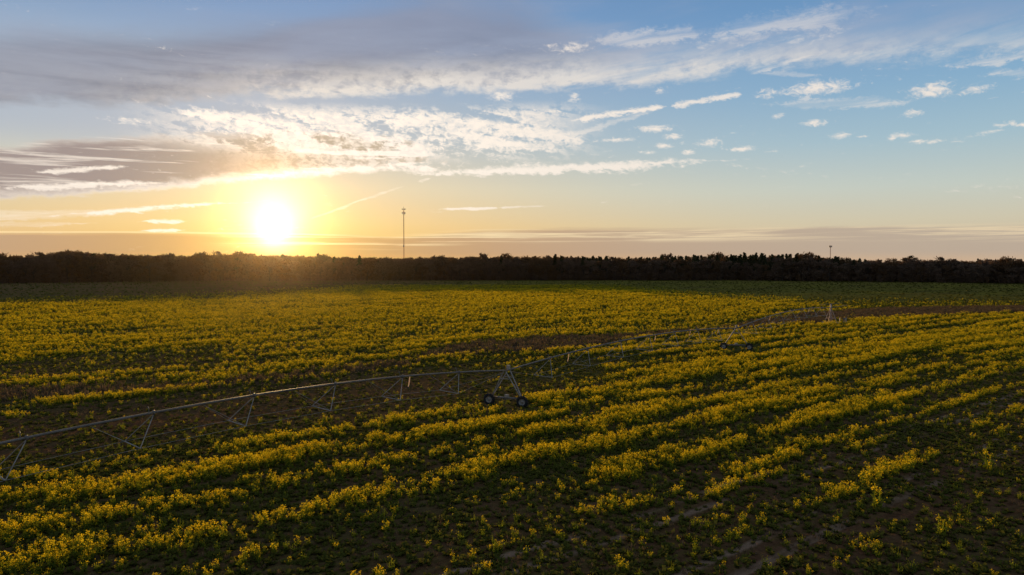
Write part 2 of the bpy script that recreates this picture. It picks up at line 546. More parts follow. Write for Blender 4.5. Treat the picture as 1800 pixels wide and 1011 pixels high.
def cover(X, Y):
    """density of flowering plants 0..1, low weeds 0..1, dry grass 0..1"""
    s, n = sn(X, Y)
    px = 900 + 1200 * X / np.maximum(Y, 1)
    nn = n + 1.6 * (fbm(s / 30, n / 60, 31, 2) - 0.5) * 2
    per = (0.5 + 0.5 * np.cos(2 * math.pi * (nn - 38.8) / 5.55)) * (0.35 + 1.1 * fbm(s / 16, np.round((nn - 38.8) / 5.55) * 3.7, 19, 2))
    fine = fbm(s / 9.0, n / 1.3, 3, 4)
    broad = fbm(s / 34.0, n / 5.0, 7, 3)
    clump = fbm(X / 2.2, Y / 2.2, 13, 3)
    per = per + 0.7 * (0.5 + 0.5 * np.cos(2 * math.pi * (nn - 39.6) / 2.3)) * ss(Y, 30, 70)
    v = (0.42 + 0.33 * ss(Y, 85, 140)) * (per - 0.3 * ss(Y, 85, 140)) + 0.85 * (broad - 0.5) + 1.0 * (fine - 0.5) + 0.78 * (clump - 0.5)
    base = np.interp(n, [-60, 10, 18, 25, 31, 36, 42, 58, 63, 68, 78, 84, 95, 110, 130, 200, 260], [-.70, -.50, -.34, -.10, -.02, .0, .06, .05, -.16, -.22, -.18, 0.0, .04, .04, .07, .10, .10])
    leftsparse = ss(px, 1000, 700) * ss(np.abs(n - 71), 16, 6) * 0.34
    leftsparse = leftsparse + ss(X, -15, -60) * ss(np.abs(n - 110), 26, 8) * 0.30
    rightrich = ss(px, 1000, 1300) * ss(np.abs(n - 66), 24, 12) * 0.22
    v = v + base - leftsparse + rightrich
    d = ss(v, 0.14, 0.90)
    lane = dist_poly(X, Y, LANE)
    lw = 3.2 + 3.0 * (fbm(X / 12, Y / 12, 21, 3) - 0.5) * 2 + ss(X, 40, 110) * 8 + ss(np.hypot(X - 4, Y - 119), 26, 8) * 3.5
    inlane = ss(lane, lw + 1.5, lw - 1.5) * (0.4 + 0.6 * ss(fbm(X / 14, Y / 9, 23, 3) + ss(X, 20, 80) * 0.3 + ss(np.hypot(X - 4, Y - 119), 26, 8) * 0.3, 0.36, 0.56))
    d = d * (1 - 0.95 * inlane)
    # far end of the crop
    ey = np.interp(px, [-300, 0, 200, 400, 600, 720, 1000, 1100, 1200, 1300, 1400, 1450, 1800, 2200], [552, 548, 543, 531, 515, 510, 509, 513, 526, 536, 543, 551, 553, 554])
    edge_y = 1200 * CAM_H / (ey - 460)
    far = ss(Y * (1 + 0.22 * (fbm(X / 30, Y / 12, 44, 4) - 0.5)), edge_y * 1.5, edge_y * 0.85)
    far = far * (1 - 0.9 * ss(towers(X, Y), 3.6, 2.0)) * (1 - 0.85 * ss(np.hypot(X - 77, Y - 164), 7, 3))
    d = d * far
    # tyre tracks
    for t0 in (18.9, 20.6, 25.2, 26.8):
        d = d * (1 - 0.9 * ss(np.abs(n - t0), 0.55, 0.3))
    weeds = np.clip(0.60 + 0.9 * (fbm(s / 10, n / 3, 51, 4) - 0.5) + 0.25 * ss(n, 20, 60), 0.03, 1) * (1 - 0.85 * inlane)
    weeds = weeds * (0.75 + 0.25 * ss(n, 6, 32)) * (1 - 1.5 * leftsparse)
    dry = inlane * (0.5 + 0.5 * fbm(X / 3, Y / 3, 61, 2))
    return d, weeds, dry, inlane


# ------------------------------------------------------------------ ground sheet
def build_ground():
    ang = np.concatenate([np.arange(-48, 48.01, 0.3), np.arange(52, 308.1, 4)])
    ang = np.radians(ang)
    rad = np.concatenate([[2, 8, 16], np.geomspace(24, 720, 330), [780, 850, 920]])
    A, RR = np.meshgrid(ang, rad)
    X, Y = RR * np.sin(A), RR * np.cos(A)
    s, n = sn(X, Y)
    near = ss(RR, 110, 60)
    Z = hgt(X, Y) + near * (0.05 * np.cos(2 * math.pi * n / 0.92) + 0.06 * (fbm(X / 0.8, Y / 0.8, 71, 2) - 0.5))
    _, _, _, inl = cover(X, Y)
    na, nr = len(ang), len(rad)
    co = np.stack([X, Y, Z], -1).reshape(-1, 3)
    co = np.vstack([[[0, 0, 0]], co])
    idx = 1 + np.arange(nr * na).reshape(nr, na)
    q = np.stack([idx[:-1], np.roll(idx, -1, 1)[:-1], np.roll(idx, -1, 1)[1:], idx[1:]], -1).reshape(-1, 4)
    tri = [(0, int(idx[0][(k + 1) % na]), int(idx[0][k])) for k in range(na)]
    me = bpy.data.meshes.new('field_ground')
    me.from_pydata(co.tolist(), [], tri + [tuple(f[::-1]) for f in q.tolist()])
    me.polygons.foreach_set('use_smooth', [True] * len(me.polygons))
    at = me.attributes.new('dry', 'FLOAT', 'POINT')
    at.data.foreach_set('value', np.concatenate([[0], inl.reshape(-1)]).astype(np.float32))
    d, w, _, _ = cover(X, Y)
    at = me.attributes.new('green', 'FLOAT', 'POINT')
    at.data.foreach_set('value', np.concatenate([[0], (w * (0.45 + 0.55 * ss(RR, 40, 200)) + 1.2 * ss(Y, 200, 300)).reshape(-1)]).astype(np.float32))
    m = bpy.data.materials.new('field_soil')
    m.use_nodes = True
    nt = m.node_tree
    N.tree = nt
    b = nt.nodes['Principled BSDF']
    b.inputs['Roughness'].default_value = 1.0
    b.inputs['Specular IOR Level'].default_value = 0.0
    geo = nt.nodes.new('ShaderNodeNewGeometry')
    sep = nt.nodes.new('ShaderNodeSeparateXYZ')
    nt.links.new(geo.outputs['Position'], sep.inputs[0])
    x, y = N(sep.outputs[0]), N(sep.outputs[1])
    S = x * math.cos(ROW) + y * math.sin(ROW)
    NN = y * math.cos(ROW) - x * math.sin(ROW)
    big = noise(vec(S * 0.02, NN * 0.08), 1.0, 5, 0.6)
    med = noise(vec(S * 0.25, NN * 0.9), 1.0, 6, 0.65)
    clod = noise(vec(x, y), 3.5, 5, 0.7)
    c = mix(sstep(clod, 0.3, 0.7), (0.055, 0.024, 0.012, 1), (0.150, 0.066, 0.034, 1))
    c = mix(sstep(med, 0.42, 0.68) * 0.6, c, (0.16, 0.076, 0.042, 1))
    ga = nt.nodes.new('ShaderNodeAttribute')
    ga.attribute_name = 'green'
    da = nt.nodes.new('ShaderNodeAttribute')
    da.attribute_name = 'dry'
    fine = noise(vec(S * 0.6, NN * 3.0), 1.0, 5, 0.7)
    gmask = clamp01(N(ga.outputs['Fac']) * (0.35 + 1.5 * sstep(fine * 0.5 + big * 0.5, 0.36, 0.58)))
    gcol = mix(sstep(fine, 0.35, 0.65), (0.050, 0.052, 0.011, 1), (0.115, 0.112, 0.022, 1))
    gcol = mix(sstep(big, 0.42, 0.62) * 0.5, gcol, (0.075, 0.055, 0.028, 1))
    c = mix(gmask, c, gcol)
    farg = sstep(y, 215, 330)
    c = mix(farg * 0.8, c, mix(sstep(fine * 0.35 + big * 0.65, 0.36, 0.62), (0.105, 0.078, 0.024, 1), mix(sstep(x, -110, 30), (0.16, 0.086, 0.044, 1), (0.18, 0.150, 0.022, 1))))
    dcol = mix(sstep(fine, 0.35, 0.65), (0.058, 0.037, 0.020, 1), (0.125, 0.082, 0.042, 1))
    c = mix(N(da.outputs['Fac']) * 0.85, c, dcol)
    # pale compacted tyre tracks along the rows
    wob = (noise(vec(S * 0.06, 0.0), 1.0, 2, 0.5) - 0.5) * 1.2
    tr = None
    for t0 in (18.9, 20.6, 25.2, 26.8, 5.0, 6.7):
        k = sstep(nabs(NN + wob - t0), 0.42, 0.18)
        tr = k if tr is None else nmax(tr, k)
    tr = tr * sstep(noise(vec(S * 0.12, NN * 0.4 + 9), 1.0, 4, 0.65), 0.38, 0.6)
    c = mix(tr * 0.7, c, (0.30, 0.19, 0.12, 1))
    nt.links.new(c.s, b.inputs['Base Color'])
    bp = nt.nodes.new('ShaderNodeBump')
    bp.inputs['Strength'].default_value = 0.9
    bp.inputs['Distance'].default_value = 0.12
    nt.links.new((clod + fine * 0.7 - tr * 0.5).s, bp.inputs['Height'])
    nt.links.new(bp.outputs[0], b.inputs['Normal'])
    me.materials.append(m)
    o = link('field_ground', me)
    tag(o, 'dark brown ploughed soil of the field with weeds and pale tyre tracks', None, None, 'structure')
    return o


build_ground()

# ------------------------------------------------------------------ plants
M_leaf = leafmat('plant_leaf', (0.092, 0.118, 0.016), (0.190, 0.200, 0.028), 0.58, (1.2, 1.25, 0.5))
M_petal = leafmat('yellow_petal', (0.58, 0.38, 0.012), (0.78, 0.58, 0.02), 0.55)
M_weed = leafmat('weed_leaf', (0.060, 0.066, 0.012), (0.135, 0.125, 0.022), 0.4)
M_straw = leafmat('dry_grass', (0.10, 0.062, 0.032), (0.20, 0.135, 0.07), 0.3)


def quad(V, F, c, u, v):
    i = len(V)
    V += [c - u - v, c + u - v, c + u + v, c - u + v]
    F.append((i, i + 1, i + 2, i + 3))


def rv(r):
    while True:
        v = Vector((r.uniform(-1, 1), r.uniform(-1, 1), r.uniform(-1, 1)))
        if 0.1 < v.length < 1:
            return v.normalized()


def plant_geo(seed, bloom):
    r = random.Random(seed)
    LV, LF, PV, PF = [], [], [], []
    ns = r.randint(8, 12)
    for k in range(ns):
        a = r.uniform(0, 6.283)
        lean = r.uniform(0.05, 0.42)
        h = r.uniform(0.38, 0.95)
        top = Vector((math.cos(a) * lean, math.sin(a) * lean, h))
        b0 = Vector((math.cos(a) * 0.05, math.sin(a) * 0.05, -0.05))
        side = Vector((-math.sin(a), math.cos(a), 0)) * 0.011
        i = len(LV)
        mid = b0.lerp(top, 0.5) + Vector((math.cos(a), math.sin(a), 0)) * 0.05
        LV += [b0 - side, b0 + side, mid + side, mid - side, top + side * 0.6, top - side * 0.6]
        LF += [(i, i + 1, i + 2, i + 3), (i + 3, i + 2, i + 4, i + 5)]
        for j in range(r.randint(7, 10)):
            t = r.uniform(0.05, 0.75) ** 1.2
            p = b0.lerp(top, t) + rv(r) * 0.07
            u = rv(r)
            u.z *= 0.5
            w = u.cross(rv(r)).normalized()
            sz = r.uniform(0.05, 0.12) * (1.15 - 0.7 * t)
            quad(LV, LF, p + u * sz, u * sz, w * sz * 0.45)
        nf = int(r.choice((2, 4, 6, 9, 12)) * bloom + r.random())
        for sub in range(r.randint(1, 3) if nf else 0):
            tt = top + (rv(r) * 0.11 if sub else Vector())
            for j in range(nf // (1 + (sub > 0))):
                p = tt + Vector((r.gauss(0, 0.042), r.gauss(0, 0.042), r.uniform(-0.14, 0.06)))
                u = rv(r)
                w = u.cross(rv(r)).normalized()
                sz = r.uniform(0.017, 0.032)
                quad(PV, PF, p, u * sz, w * sz)
    return LV, LF, PV, PF


def mesh_of(name, V, F, mats, mi=None):
    me = bpy.data.meshes.new(name)
    me.from_pydata([tuple(v) for v in V], [], F)
    for m in mats:
        me.materials.append(m)
    if mi is not None:
        me.polygons.foreach_set('material_index', mi)
    return me


BLOOM = (0.95, 0.75, 0.58, 0.42, 0.28, 0.13, 0.04)     # from full flower to hardly any
NP = 7
plant_meshes = []
src = bpy.data.collections.new('plant_sources')
for k in range(NP):
    LV, LF, PV, PF = plant_geo(100 + k, BLOOM[k])
    ml = mesh_of('leaves', LV, LF, [M_leaf])
    mp = mesh_of('blossoms', PV, PF, [M_petal])
    n0 = len(LV)
    mj = mesh_of('plant', LV + PV, LF + [tuple(i + n0 for i in f) for f in PF], [M_leaf, M_petal], [0] * len(LF) + [1] * len(PF))
    plant_meshes.append((ml, mp))
    src.objects.link(bpy.data.objects.new('plant_%d' % k, mj))

weed_src = bpy.data.collections.new('weed_sources')
for k in range(5):
    r = random.Random(500 + k)
    V, F = [], []
    for j in range(16):
        a = r.uniform(0, 6.283)
        d = Vector((math.cos(a), math.sin(a), r.uniform(0.15, 1.1))).normalized()
        L = r.uniform(0.10, 0.24)
        w = Vector((-math.sin(a), math.cos(a), 0)) * L * r.uniform(0.16, 0.3)
        quad(V, F, d * L * 0.55 + Vector((r.gauss(0, .07), r.gauss(0, .07), 0)), d * L * 0.5, w)
    weed_src.objects.link(bpy.data.objects.new('weed_%d' % k, mesh_of('weed', V, F, [M_weed])))

dry_src = bpy.data.collections.new('dry_sources')
for k in range(4):
    r = random.Random(700 + k)
    V, F = [], []
    for j in range(22):
        a = r.uniform(0, 6.283)
        d = Vector((math.cos(a) * 0.5, math.sin(a) * 0.5, r.uniform(0.5, 1.6))).normalized()
        L = r.uniform(0.25, 0.65)
        w = Vector((-math.sin(a), math.cos(a), 0)) * 0.02
        quad(V, F, d * L * 0.5 + Vector((r.gauss(0, .12), r.gauss(0, .12), 0)), d * L * 0.5, w)
    dry_src.objects.link(bpy.data.objects.new('dry_%d' % k, mesh_of('dry', V, F, [M_straw])))


def scatter(name, pts, rot, scl, idx, source, label):
    me = bpy.data.meshes.new(name)
    me.vertices.add(len(pts))
    me.vertices.foreach_set('co', np.asarray(pts, np.float32).reshape(-1))
    for an, ty, v in (('rz', 'FLOAT', rot), ('sc', 'FLOAT', scl), ('ix', 'INT', idx)):
        a = me.attributes.new(an, ty, 'POINT')
        a.data.foreach_set('value', np.asarray(v, np.int32 if ty == 'INT' else np.float32))
    o = link(name, me)
    ng = bpy.data.node_groups.new(name, 'GeometryNodeTree')
    ng.interface.new_socket('Geometry', in_out='INPUT', socket_type='NodeSocketGeometry')
    ng.interface.new_socket('Geometry', in_out='OUTPUT', socket_type='NodeSocketGeometry')
    gi, go = ng.nodes.new('NodeGroupInput'), ng.nodes.new('NodeGroupOutput')
    ip = ng.nodes.new('GeometryNodeInstanceOnPoints')
    ci = ng.nodes.new('GeometryNodeCollectionInfo')
    ci.inputs['Collection'].default_value = source
    ci.inputs['Separate Children'].default_value = True
    ci.inputs['Reset Children'].default_value = True
    def attr(n, t):
        a = ng.nodes.new('GeometryNodeInputNamedAttribute')
        a.data_type = t
        a.inputs['Name'].default_value = n
        return a.outputs[0]
    cx = ng.nodes.new('ShaderNodeCombineXYZ')
    L = ng.links.new
    L(attr('rz', 'FLOAT'), cx.inputs[2])
    L(gi.outputs[0], ip.inputs['Points'])
    L(ci.outputs[0], ip.inputs['Instance'])
    ip.inputs['Pick Instance'].default_value = True
    L(attr('ix', 'INT'), ip.inputs['Instance Index'])
    L(cx.outputs[0], ip.inputs['Rotation'])
    L(attr('sc', 'FLOAT'), ip.inputs['Scale'])
    L(ip.outputs[0], go.inputs[0])
    mod = o.modifiers.new('scatter', 'NODES')
    mod.node_group = ng
    tag(o, label, None, None, 'stuff')
    return o


def candidates(step, ymin, ymax, wide=1.12):
    """jittered points in the visible wedge"""
    xs = np.arange(-ymax * 0.75 * wide, ymax * 0.75 * wide, step)
    ys = np.arange(ymin, ymax, step)
    X, Y = np.meshgrid(xs, ys)
    X, Y = X.ravel(), Y.ravel()
    k = np.abs(X) < (Y * 0.75 * wide + 4)
    X, Y = X[k], Y[k]
    X = X + rng.uniform(-.5, .5, len(X)) * step
    Y = Y + rng.uniform(-.5, .5, len(Y)) * step
    return X, Y


def plants():
    PX, PY = [], []
    for step, y0, y1 in ((0.42, 24, 75), (0.55, 75, 130), (0.76, 130, 420)):
        X, Y = candidates(step, y0, y1)
        d = cover(X, Y)[0]
        k = rng.random(len(X)) < d * 0.96 + (0.10 + 0.04 * ss(sn(X, Y)[1], 26, 40)) * (Y < 190) * (0.35 + 0.65 * ss(np.abs(sn(X, Y)[1] - 70), 6, 12))
        PX.append(X[k])
        PY.append(Y[k])
    X, Y = np.concatenate(PX), np.concatenate(PY)
    d = cover(X, Y)[0]
    Z = hgt(X, Y)
    sc_ = (0.41 + 0.31 * d) * rng.uniform(0.6, 1.45, len(X)) * (1 + 0.25 * ss(Y, 80, 200))
    rot = rng.uniform(0, 6.283, len(X))
    ix = np.clip((NP * (1.12 - 0.62 * ss(d, 0.05, 0.75)) * rng.random(len(X)) ** 0.85 + 1.3 * (1 - ss(d, 0.0, 0.3)) + 2.2 * (fbm(X / 7, Y / 7, 77, 3) - 0.5)).astype(int), 0, NP - 1)
    # plants standing alone beside the tracks
    solo = [((1540, 893), 1.55, 'lone yellow flowering bush standing on the pale tyre track'),
            ((1735, 826), 1.5, 'solitary yellow flowering bush on bare ground right of the track end'),
            ((1652, 942), 1.2, 'greenish flowering plant alone on dark soil below the track')]
    inframe = (np.abs(X) < Y * 0.745) & (Y > 31.8)
    order = np.where(inframe)[0]
    order = order[np.argsort(Y[order] - 6 * sc_[order])][:290]
    chosen = np.zeros(len(X), bool)
    chosen[order] = True
    scatter('flowering_crop', np.stack([X, Y, Z], -1)[~chosen], rot[~chosen], sc_[~chosen], ix[~chosen], src,
            'yellow flowering crop growing in uneven rows across the field')

    def one(x, y, z, rz, s, k, label, group=None):
        e = empty('flowering_plant', (x, y, z), rz)
        e.scale = (s, s, s)
        tag(e, label, 'plant', group)
        link('leaves', plant_meshes[k][0], e)
        link('blossoms', plant_meshes[k][1], e)

    for i in order:
        one(X[i], Y[i], Z[i], rot[i], sc_[i], int(ix[i]), 'small bushy plant with yellow blossoms along the lower edge of the field', 'flowering plants nearest the camera')
    for (p, s, lab) in solo:
        g = ground(*p)
        z = float(hgt(np.array([g.x]), np.array([g.y]))[0])
        one(g.x, g.y, z, 1.0, s, 2, lab)
    print('plants', len(X))
    # low weeds
    WX, WY = [], []
    for step, y0, y1 in ((0.36, 24, 60), (0.55, 60, 110), (1.0, 110, 240), (1.5, 240, 510)):
        X, Y = candidates(step, y0, y1)
        w = cover(X, Y)[1]
        k = (rng.random(len(X)) < w * (0.85 - 0.72 * ss(Y, 235, 275))) & (Y < 500)
        WX.append(X[k])
        WY.append(Y[k])
    X, Y = np.concatenate(WX), np.concatenate(WY)
    n = len(X)
    scatter('low_weeds', np.stack([X, Y, hgt(X, Y)], -1), rng.uniform(0, 6.283, n), rng.uniform(0.6, 1.5, n) * (1 + 0.4 * ss(Y, 80, 200) + 0.8 * ss(Y, 230, 280)), rng.integers(0, 5, n), weed_src,
            'low dark green weeds covering the soil between the flower rows')
    print('weeds', n)
    X, Y = candidates(0.55, 60, 280)
    dry = cover(X, Y)[2]
    k = rng.random(len(X)) < dry * 0.6
    X, Y = X[k], Y[k]
    n = len(X)
    scatter('dry_grass', np.stack([X, Y, hgt(X, Y)], -1), rng.uniform(0, 6.283, n), rng.uniform(0.6, 1.4, n), rng.integers(0, 4, n), dry_src,
            'reddish brown dry grass along the unplanted lane behind the pipeline')
    print('dry', n)
    X, Y = candidates(0.5, 25, 80)
    k = rng.random(len(X)) < 0.25 + 0.4 * ss(fbm(X / 4, Y / 4, 91, 3), 0.4, 0.7)
    X, Y = X[k], Y[k]
    n = len(X)
    scatter('stubble', np.stack([X, Y, hgt(X, Y)], -1), rng.uniform(0, 6.283, n), rng.uniform(0.15, 0.45, n), rng.integers(0, 4, n), dry_src,
            'short dry stubble and withered stalks left on the bare soil')


plants()

# ------------------------------------------------------------------ centre pivot irrigation machine
M_galv = pmat('galvanised_steel', (0.15, 0.125, 0.10), 0.6, 0.2, 0.4, 0.22, 1.5)
M_steel = pmat('weathered_steel', (0.29, 0.25, 0.21), 0.55, 0.45, 0.4, 0.25, 2.0)
M_rubber = pmat('tyre_rubber', (0.022, 0.020, 0.019), 0.85, 0.0, 0.2, 0.3, 6.0)
M_rim = pmat('wheel_rim', (0.26, 0.22, 0.18), 0.55, 0.4, 0.4, 0.2, 4.0)
M_hose = leafmat('pale_hose', (0.80, 0.66, 0.50), (0.85, 0.72, 0.56), 0.6)
M_dark = pmat('dark_paint', (0.06, 0.055, 0.05), 0.6, 0.0, 0.3, 0.2, 4.0)
M_conc = pmat('concrete', (0.30, 0.27, 0.24), 0.9, 0.0, 0.2, 0.2, 2.0)
M_rust = pmat('rusty_riser', (0.42, 0.30, 0.24), 0.6, 0.3, 0.4, 0.25, 3.0)

PIPE_H = 3.55
T0 = ground(1460, 568)
T1 = ground(1294, 615)
T2 = ground(891, 713)
dir3 = Vector((-math.sin(R(41)), -math.cos(R(41)), 0))
T3 = T2 + dir3 * 54.0
T4 = T3 + Vector((-0.68, -0.73, 0)).normalized() * 50.0
PIV = empty('irrigation_pivot', T0)
tag(PIV, 'long galvanised centre pivot irrigation machine on wheeled towers crossing the field', 'irrigation machine')


def add(name, bm, mat, smooth=False):
    me = finish(bm, name, mat, smooth)
    me.transform(Matrix.Translation(-T0))
    return link(name, me, PIV)


def put(name, me, loc, rot=(0, 0, 0), parent=None):
    return link(name, me, parent or PIV, Vector(loc) - T0 if parent is None else loc, rot)


def span(A, B, arch, nseg, first=0, last=None, depth=1.75, half=1.25):
    d = (B - A)
    L = d.length
    u = d.normalized()
    w = Vector((u.y, -u.x, 0))                  # towards the camera's right
    def P(t, side=0.0, drop=0.0):
        return A + d * t + Vector((0, 0, PIPE_H + arch * 4 * t * (1 - t) - drop)) + w * side
    bm = bmesh.new()
    tube(bm, [P(i / 48) for i in range(49)], 0.078, 10)
    for k in range(1, nseg):                    # flanged joints
        t = k / nseg
        tube(bm, [P(t - 0.06 / L), P(t + 0.06 / L)], 0.15, 10)
    add('span_pipe', bm, M_galv, True)
    joints = [k / nseg for k in range(1, nseg)]
    def low(k, sgn):
        t = joints[k]
        return P(min(t + 1.3 / L, 0.985), sgn * half, depth)
    for sgn in (-1, 1):
        pts = [P(0.012, 0, 0.25)] + [low(k, sgn) for k in range(len(joints))] + [P(0.988, 0, 0.25)]
        bm = bmesh.new()
        tube(bm, pts, 0.012, 5)
        add('truss_rod', bm, M_steel)
    for k, t in enumerate(joints):
        for sgn in (-1, 1):
            bm = bmesh.new()
            tube(bm, [P(t, 0, 0.08), low(k, sgn)], 0.031, 5)
            add('strut', bm, M_steel)
            bm = bmesh.new()                    # diagonal back to the neighbouring joint
            t2 = min(joints[k] + 3.6 / L, 0.99)
            tube(bm, [P(t2, 0, 0.09), low(k, sgn)], 0.013, 4)
            add('brace', bm, M_steel)
        bm = bmesh.new()
        tube(bm, [low(k, -1), low(k, 1)], 0.034, 5)
        add('spreader', bm, M_steel)
        bm = bmesh.new()                        # gooseneck outlet on top of the pipe
        q = P(t + 0.3 / L)
        tube(bm, [q, q + Vector((0, 0, 0.34)), q + Vector((0, 0, 0.42)) + w * 0.12, q + Vector((0, 0, 0.30)) + w * 0.25], 0.03, 5)
        add('gooseneck', bm, M_galv)
    return P


def drop(P, t, ln, w=Vector((0, 0, 0))):
    bm = bmesh.new()
    p = P(t, 0, 0.08)
    tube(bm, [p, p + w * 0.5 + Vector((0, 0, -ln * 0.6)), p + w + Vector((0, 0, -ln))], 0.045, 6)
    o = add('drop_hose', bm, M_hose)
    bm = bmesh.new()
    q = p + w + Vector((0, 0, -ln))
    tube(bm, [q + Vector((0, 0, 0.06)), q + Vector((0, 0, -0.10)), q + Vector((0, 0, -0.16))], 0.07, 6, 0.03)
    me = finish(bm, 'sprinkler', M_dark)
    me.transform(Matrix.Translation(-T0))
    link('sprinkler', me, o)


PA = span(T0, T1, 1.15, 8)
PB = span(T1, T2, 1.15, 8)
PC = span(T2, T3, 1.5, 8)
PD = span(T3, T4, 1.15, 7)
for P, ts in ((PA, (0.3, 0.72)), (PB, (0.12, 0.29, 0.47)), (PB, (0.815,)), (PC, (0.235,))):
    for t in ts:
        drop(P, t, 0.95 if t in (0.815, 0.235) else 0.75, Vector((-0.16, 0.1, 0)))

# wheel prototype: axis along local Y
def wheel_meshes():
    RW, HW = 0.58, 0.17
    bm = bmesh.new()
    prof = [(0.34, -0.13), (0.40, -HW), (0.50, -HW), (0.555, -0.13), (0.565, 0.0), (0.555, 0.13), (0.50, HW), (0.40, HW), (0.34, 0.13)]
    n = 32
    rings = [[bm.verts.new((r * math.cos(2 * math.pi * k / n), y, r * math.sin(2 * math.pi * k / n))) for (r, y) in prof] for k in range(n)]
    for k in range(n):
        for j in range(len(prof) - 1):
            bm.faces.new((rings[k][j], rings[(k + 1) % n][j], rings[(k + 1) % n][j + 1], rings[k][j + 1]))
    for k in range(18):                          # chevron lugs
        a = 2 * math.pi * k / 18
        for sgn in (-1, 1):
            m = Matrix.Rotation(-a - sgn * 0.06, 4, 'Y') @ Matrix.Translation((0.575, sgn * 0.08, 0)) @ Matrix.Rotation(sgn * 0.6, 4, 'X') @ Matrix.Diagonal((0.055, 0.17, 0.05, 1))
            bmesh.ops.create_cube(bm, size=1.0, matrix=m)
    ty = finish(bm, 'tyre', M_rubber)
    bm = bmesh.new()
    prof = [(0.35, -0.14), (0.345, -0.11), (0.29, -0.05), (0.11, -0.03), (0.09, -0.09), (0.0, -0.09)]
    for f in (1, -1):
        rings = [[bm.verts.new((r * math.cos(2 * math.pi * k / n), y * f, r * math.sin(2 * math.pi * k / n))) for (r, y) in prof] for k in range(n)]
        for k in range(n):
            for j in range(len(prof) - 1):
                try:
                    bm.faces.new((rings[k][j], rings[(k + 1) % n][j], rings[(k + 1) % n][j + 1], rings[k][j + 1]))
                except ValueError:
                    pass
    bmesh.ops.remove_doubles(bm, verts=bm.verts, dist=0.0005)
    return ty, finish(bm, 'rim', M_rim, True)


TY, RIM = wheel_meshes()


def tower(T, beam_dir, wb, along):
    b = Vector((beam_dir[0], beam_dir[1], 0)).normalized()
    rz = math.atan2(b.y, b.x)
    zb = 0.78
    ends = [T - b * (wb / 2), T + b * (wb / 2)]
    bm = bmesh.new()
    tube(bm, [ends[0] + Vector((0, 0, zb)), ends[1] + Vector((0, 0, zb))], 0.105, 8)
    add('base_beam', bm, M_galv, True)
    u = Vector((-b.y, b.x, 0))
    for e, sgn in ((ends[0], -1), (ends[1], 1)):
        for s2 in (-1, 1):
            bm = bmesh.new()
            top = T + u * (0.55 * s2) + b * (0.12 * sgn) + Vector((0, 0, PIPE_H - 0.05))
            tube(bm, [e + u * 0.08 * s2 - b * sgn * 0.15 + Vector((0, 0, zb)), top], 0.062, 6)
            add('leg', bm, M_steel)
        bm = bmesh.new()
        mid = T.lerp(e, 0.52) + Vector((0, 0, zb + (PIPE_H - zb) * 0.46))
        tube(bm, [mid + u * 0.3, mid - u * 0.3], 0.03, 5)
        add('leg_tie', bm, M_steel)
        # gearbox and wheel
        bm = bmesh.new()
        c = e + Vector((0, 0, 0.66))
        box(bm, c, (0.30, 0.26, 0.34), rz)
        tube(bm, [c - u * 0.05 - Vector((0, 0, 0.08)), c - u * 0.36 - Vector((0, 0, 0.08))], 0.07, 8)
        bmesh.ops.bevel(bm, geom=bm.edges[:], offset=0.015, segments=1, affect='EDGES')
        add('gearbox', bm, M_dark)
        wl = empty('wheel')
        wl.parent = PIV
        wl.location = e - u * 0.34 + Vector((0, 0, 0.58)) - T0
        wl.rotation_euler = (0, 0, rz)
        link('tyre', TY, wl)
        link('rim', RIM, wl)
    bm = bmesh.new()                             # drive shaft and motor at mid beam
    c = T + Vector((0, 0, zb + 0.20))
    box(bm, c, (0.42, 0.24, 0.26), rz)
    add('drive_motor', bm, M_steel)
    bm = bmesh.new()
    tube(bm, [ends[0] + Vector((0, 0, zb - 0.16)), ends[1] + Vector((0, 0, zb - 0.16))], 0.028, 6)
    add('drive_shaft', bm, M_dark)
    bm = bmesh.new()                             # tower control box up on the pipe
    c = T + Vector((0, 0, PIPE_H + 0.28)) + u * 0.4
    box(bm, c, (0.32, 0.26, 0.42), rz)
    add('control_box', bm, M_steel)
    bm = bmesh.new()                             # lower cross arms the truss rods hook on to
    for s2 in (-1, 1):
        tube(bm, [T + u * (0.55 * s2) + b * -0.45 + Vector((0, 0, PIPE_H - 0.75)), T + u * (0.55 * s2) + b * 0.45 + Vector((0, 0, PIPE_H - 0.75))], 0.04, 6)
    add('cross_arm', bm, M_steel)


tower(T1, (3.8, -1.0), 4.0, None)
tower(T2, (3.2, -1.35), 3.6, None)
tower(T3, (0.72, -0.69), 3.8, None)
tower(T4, (0.72, -0.69), 3.8, None)

# pivot point: pyramid of legs round a riser, swivel, short overhang, cable arm
bm = bmesh.new()
tube(bm, [T0 + Vector((0, 0, 0.1)), T0 + Vector((0, 0, PIPE_H + 0.15)), T0 + Vector((0, 0, PIPE_H + 1.0))], 0.24, 10, 0.16)
add('riser', bm, M_rust, True)
for sx, sy in ((-1, -1), (1, -1), (1, 1), (-1, 1)):
    bm = bmesh.new()
    tube(bm, [T0 + Vector((sx * 1.05, sy * 1.05, 0)), T0 + Vector((sx * 0.16, sy * 0.16, PIPE_H - 0.3))], 0.06, 6)
    add('leg', bm, M_rust)
bm = bmesh.new()
for a, b_ in (((-1, -1), (1, -1)), ((1, -1), (1, 1)), ((1, 1), (-1, 1)), ((-1, 1), (-1, -1))):
    tube(bm, [T0 + Vector((a[0] * 0.72, a[1] * 0.72, 1.2)), T0 + Vector((b_[0] * 0.72, b_[1] * 0.72, 1.2))], 0.035, 5)
add('leg_tie', bm, M_rust)
bm = bmesh.new()
tube(bm, [T0 + Vector((0, 0, PIPE_H + 0.1)), T0 + Vector((2.2, 1.0, PIPE_H + 0.30)), T0 + Vector((5.0, 2.2, PIPE_H + 0.55))], 0.06, 6)
add('overhang_pipe', bm, M_galv)
bm = bmesh.new()
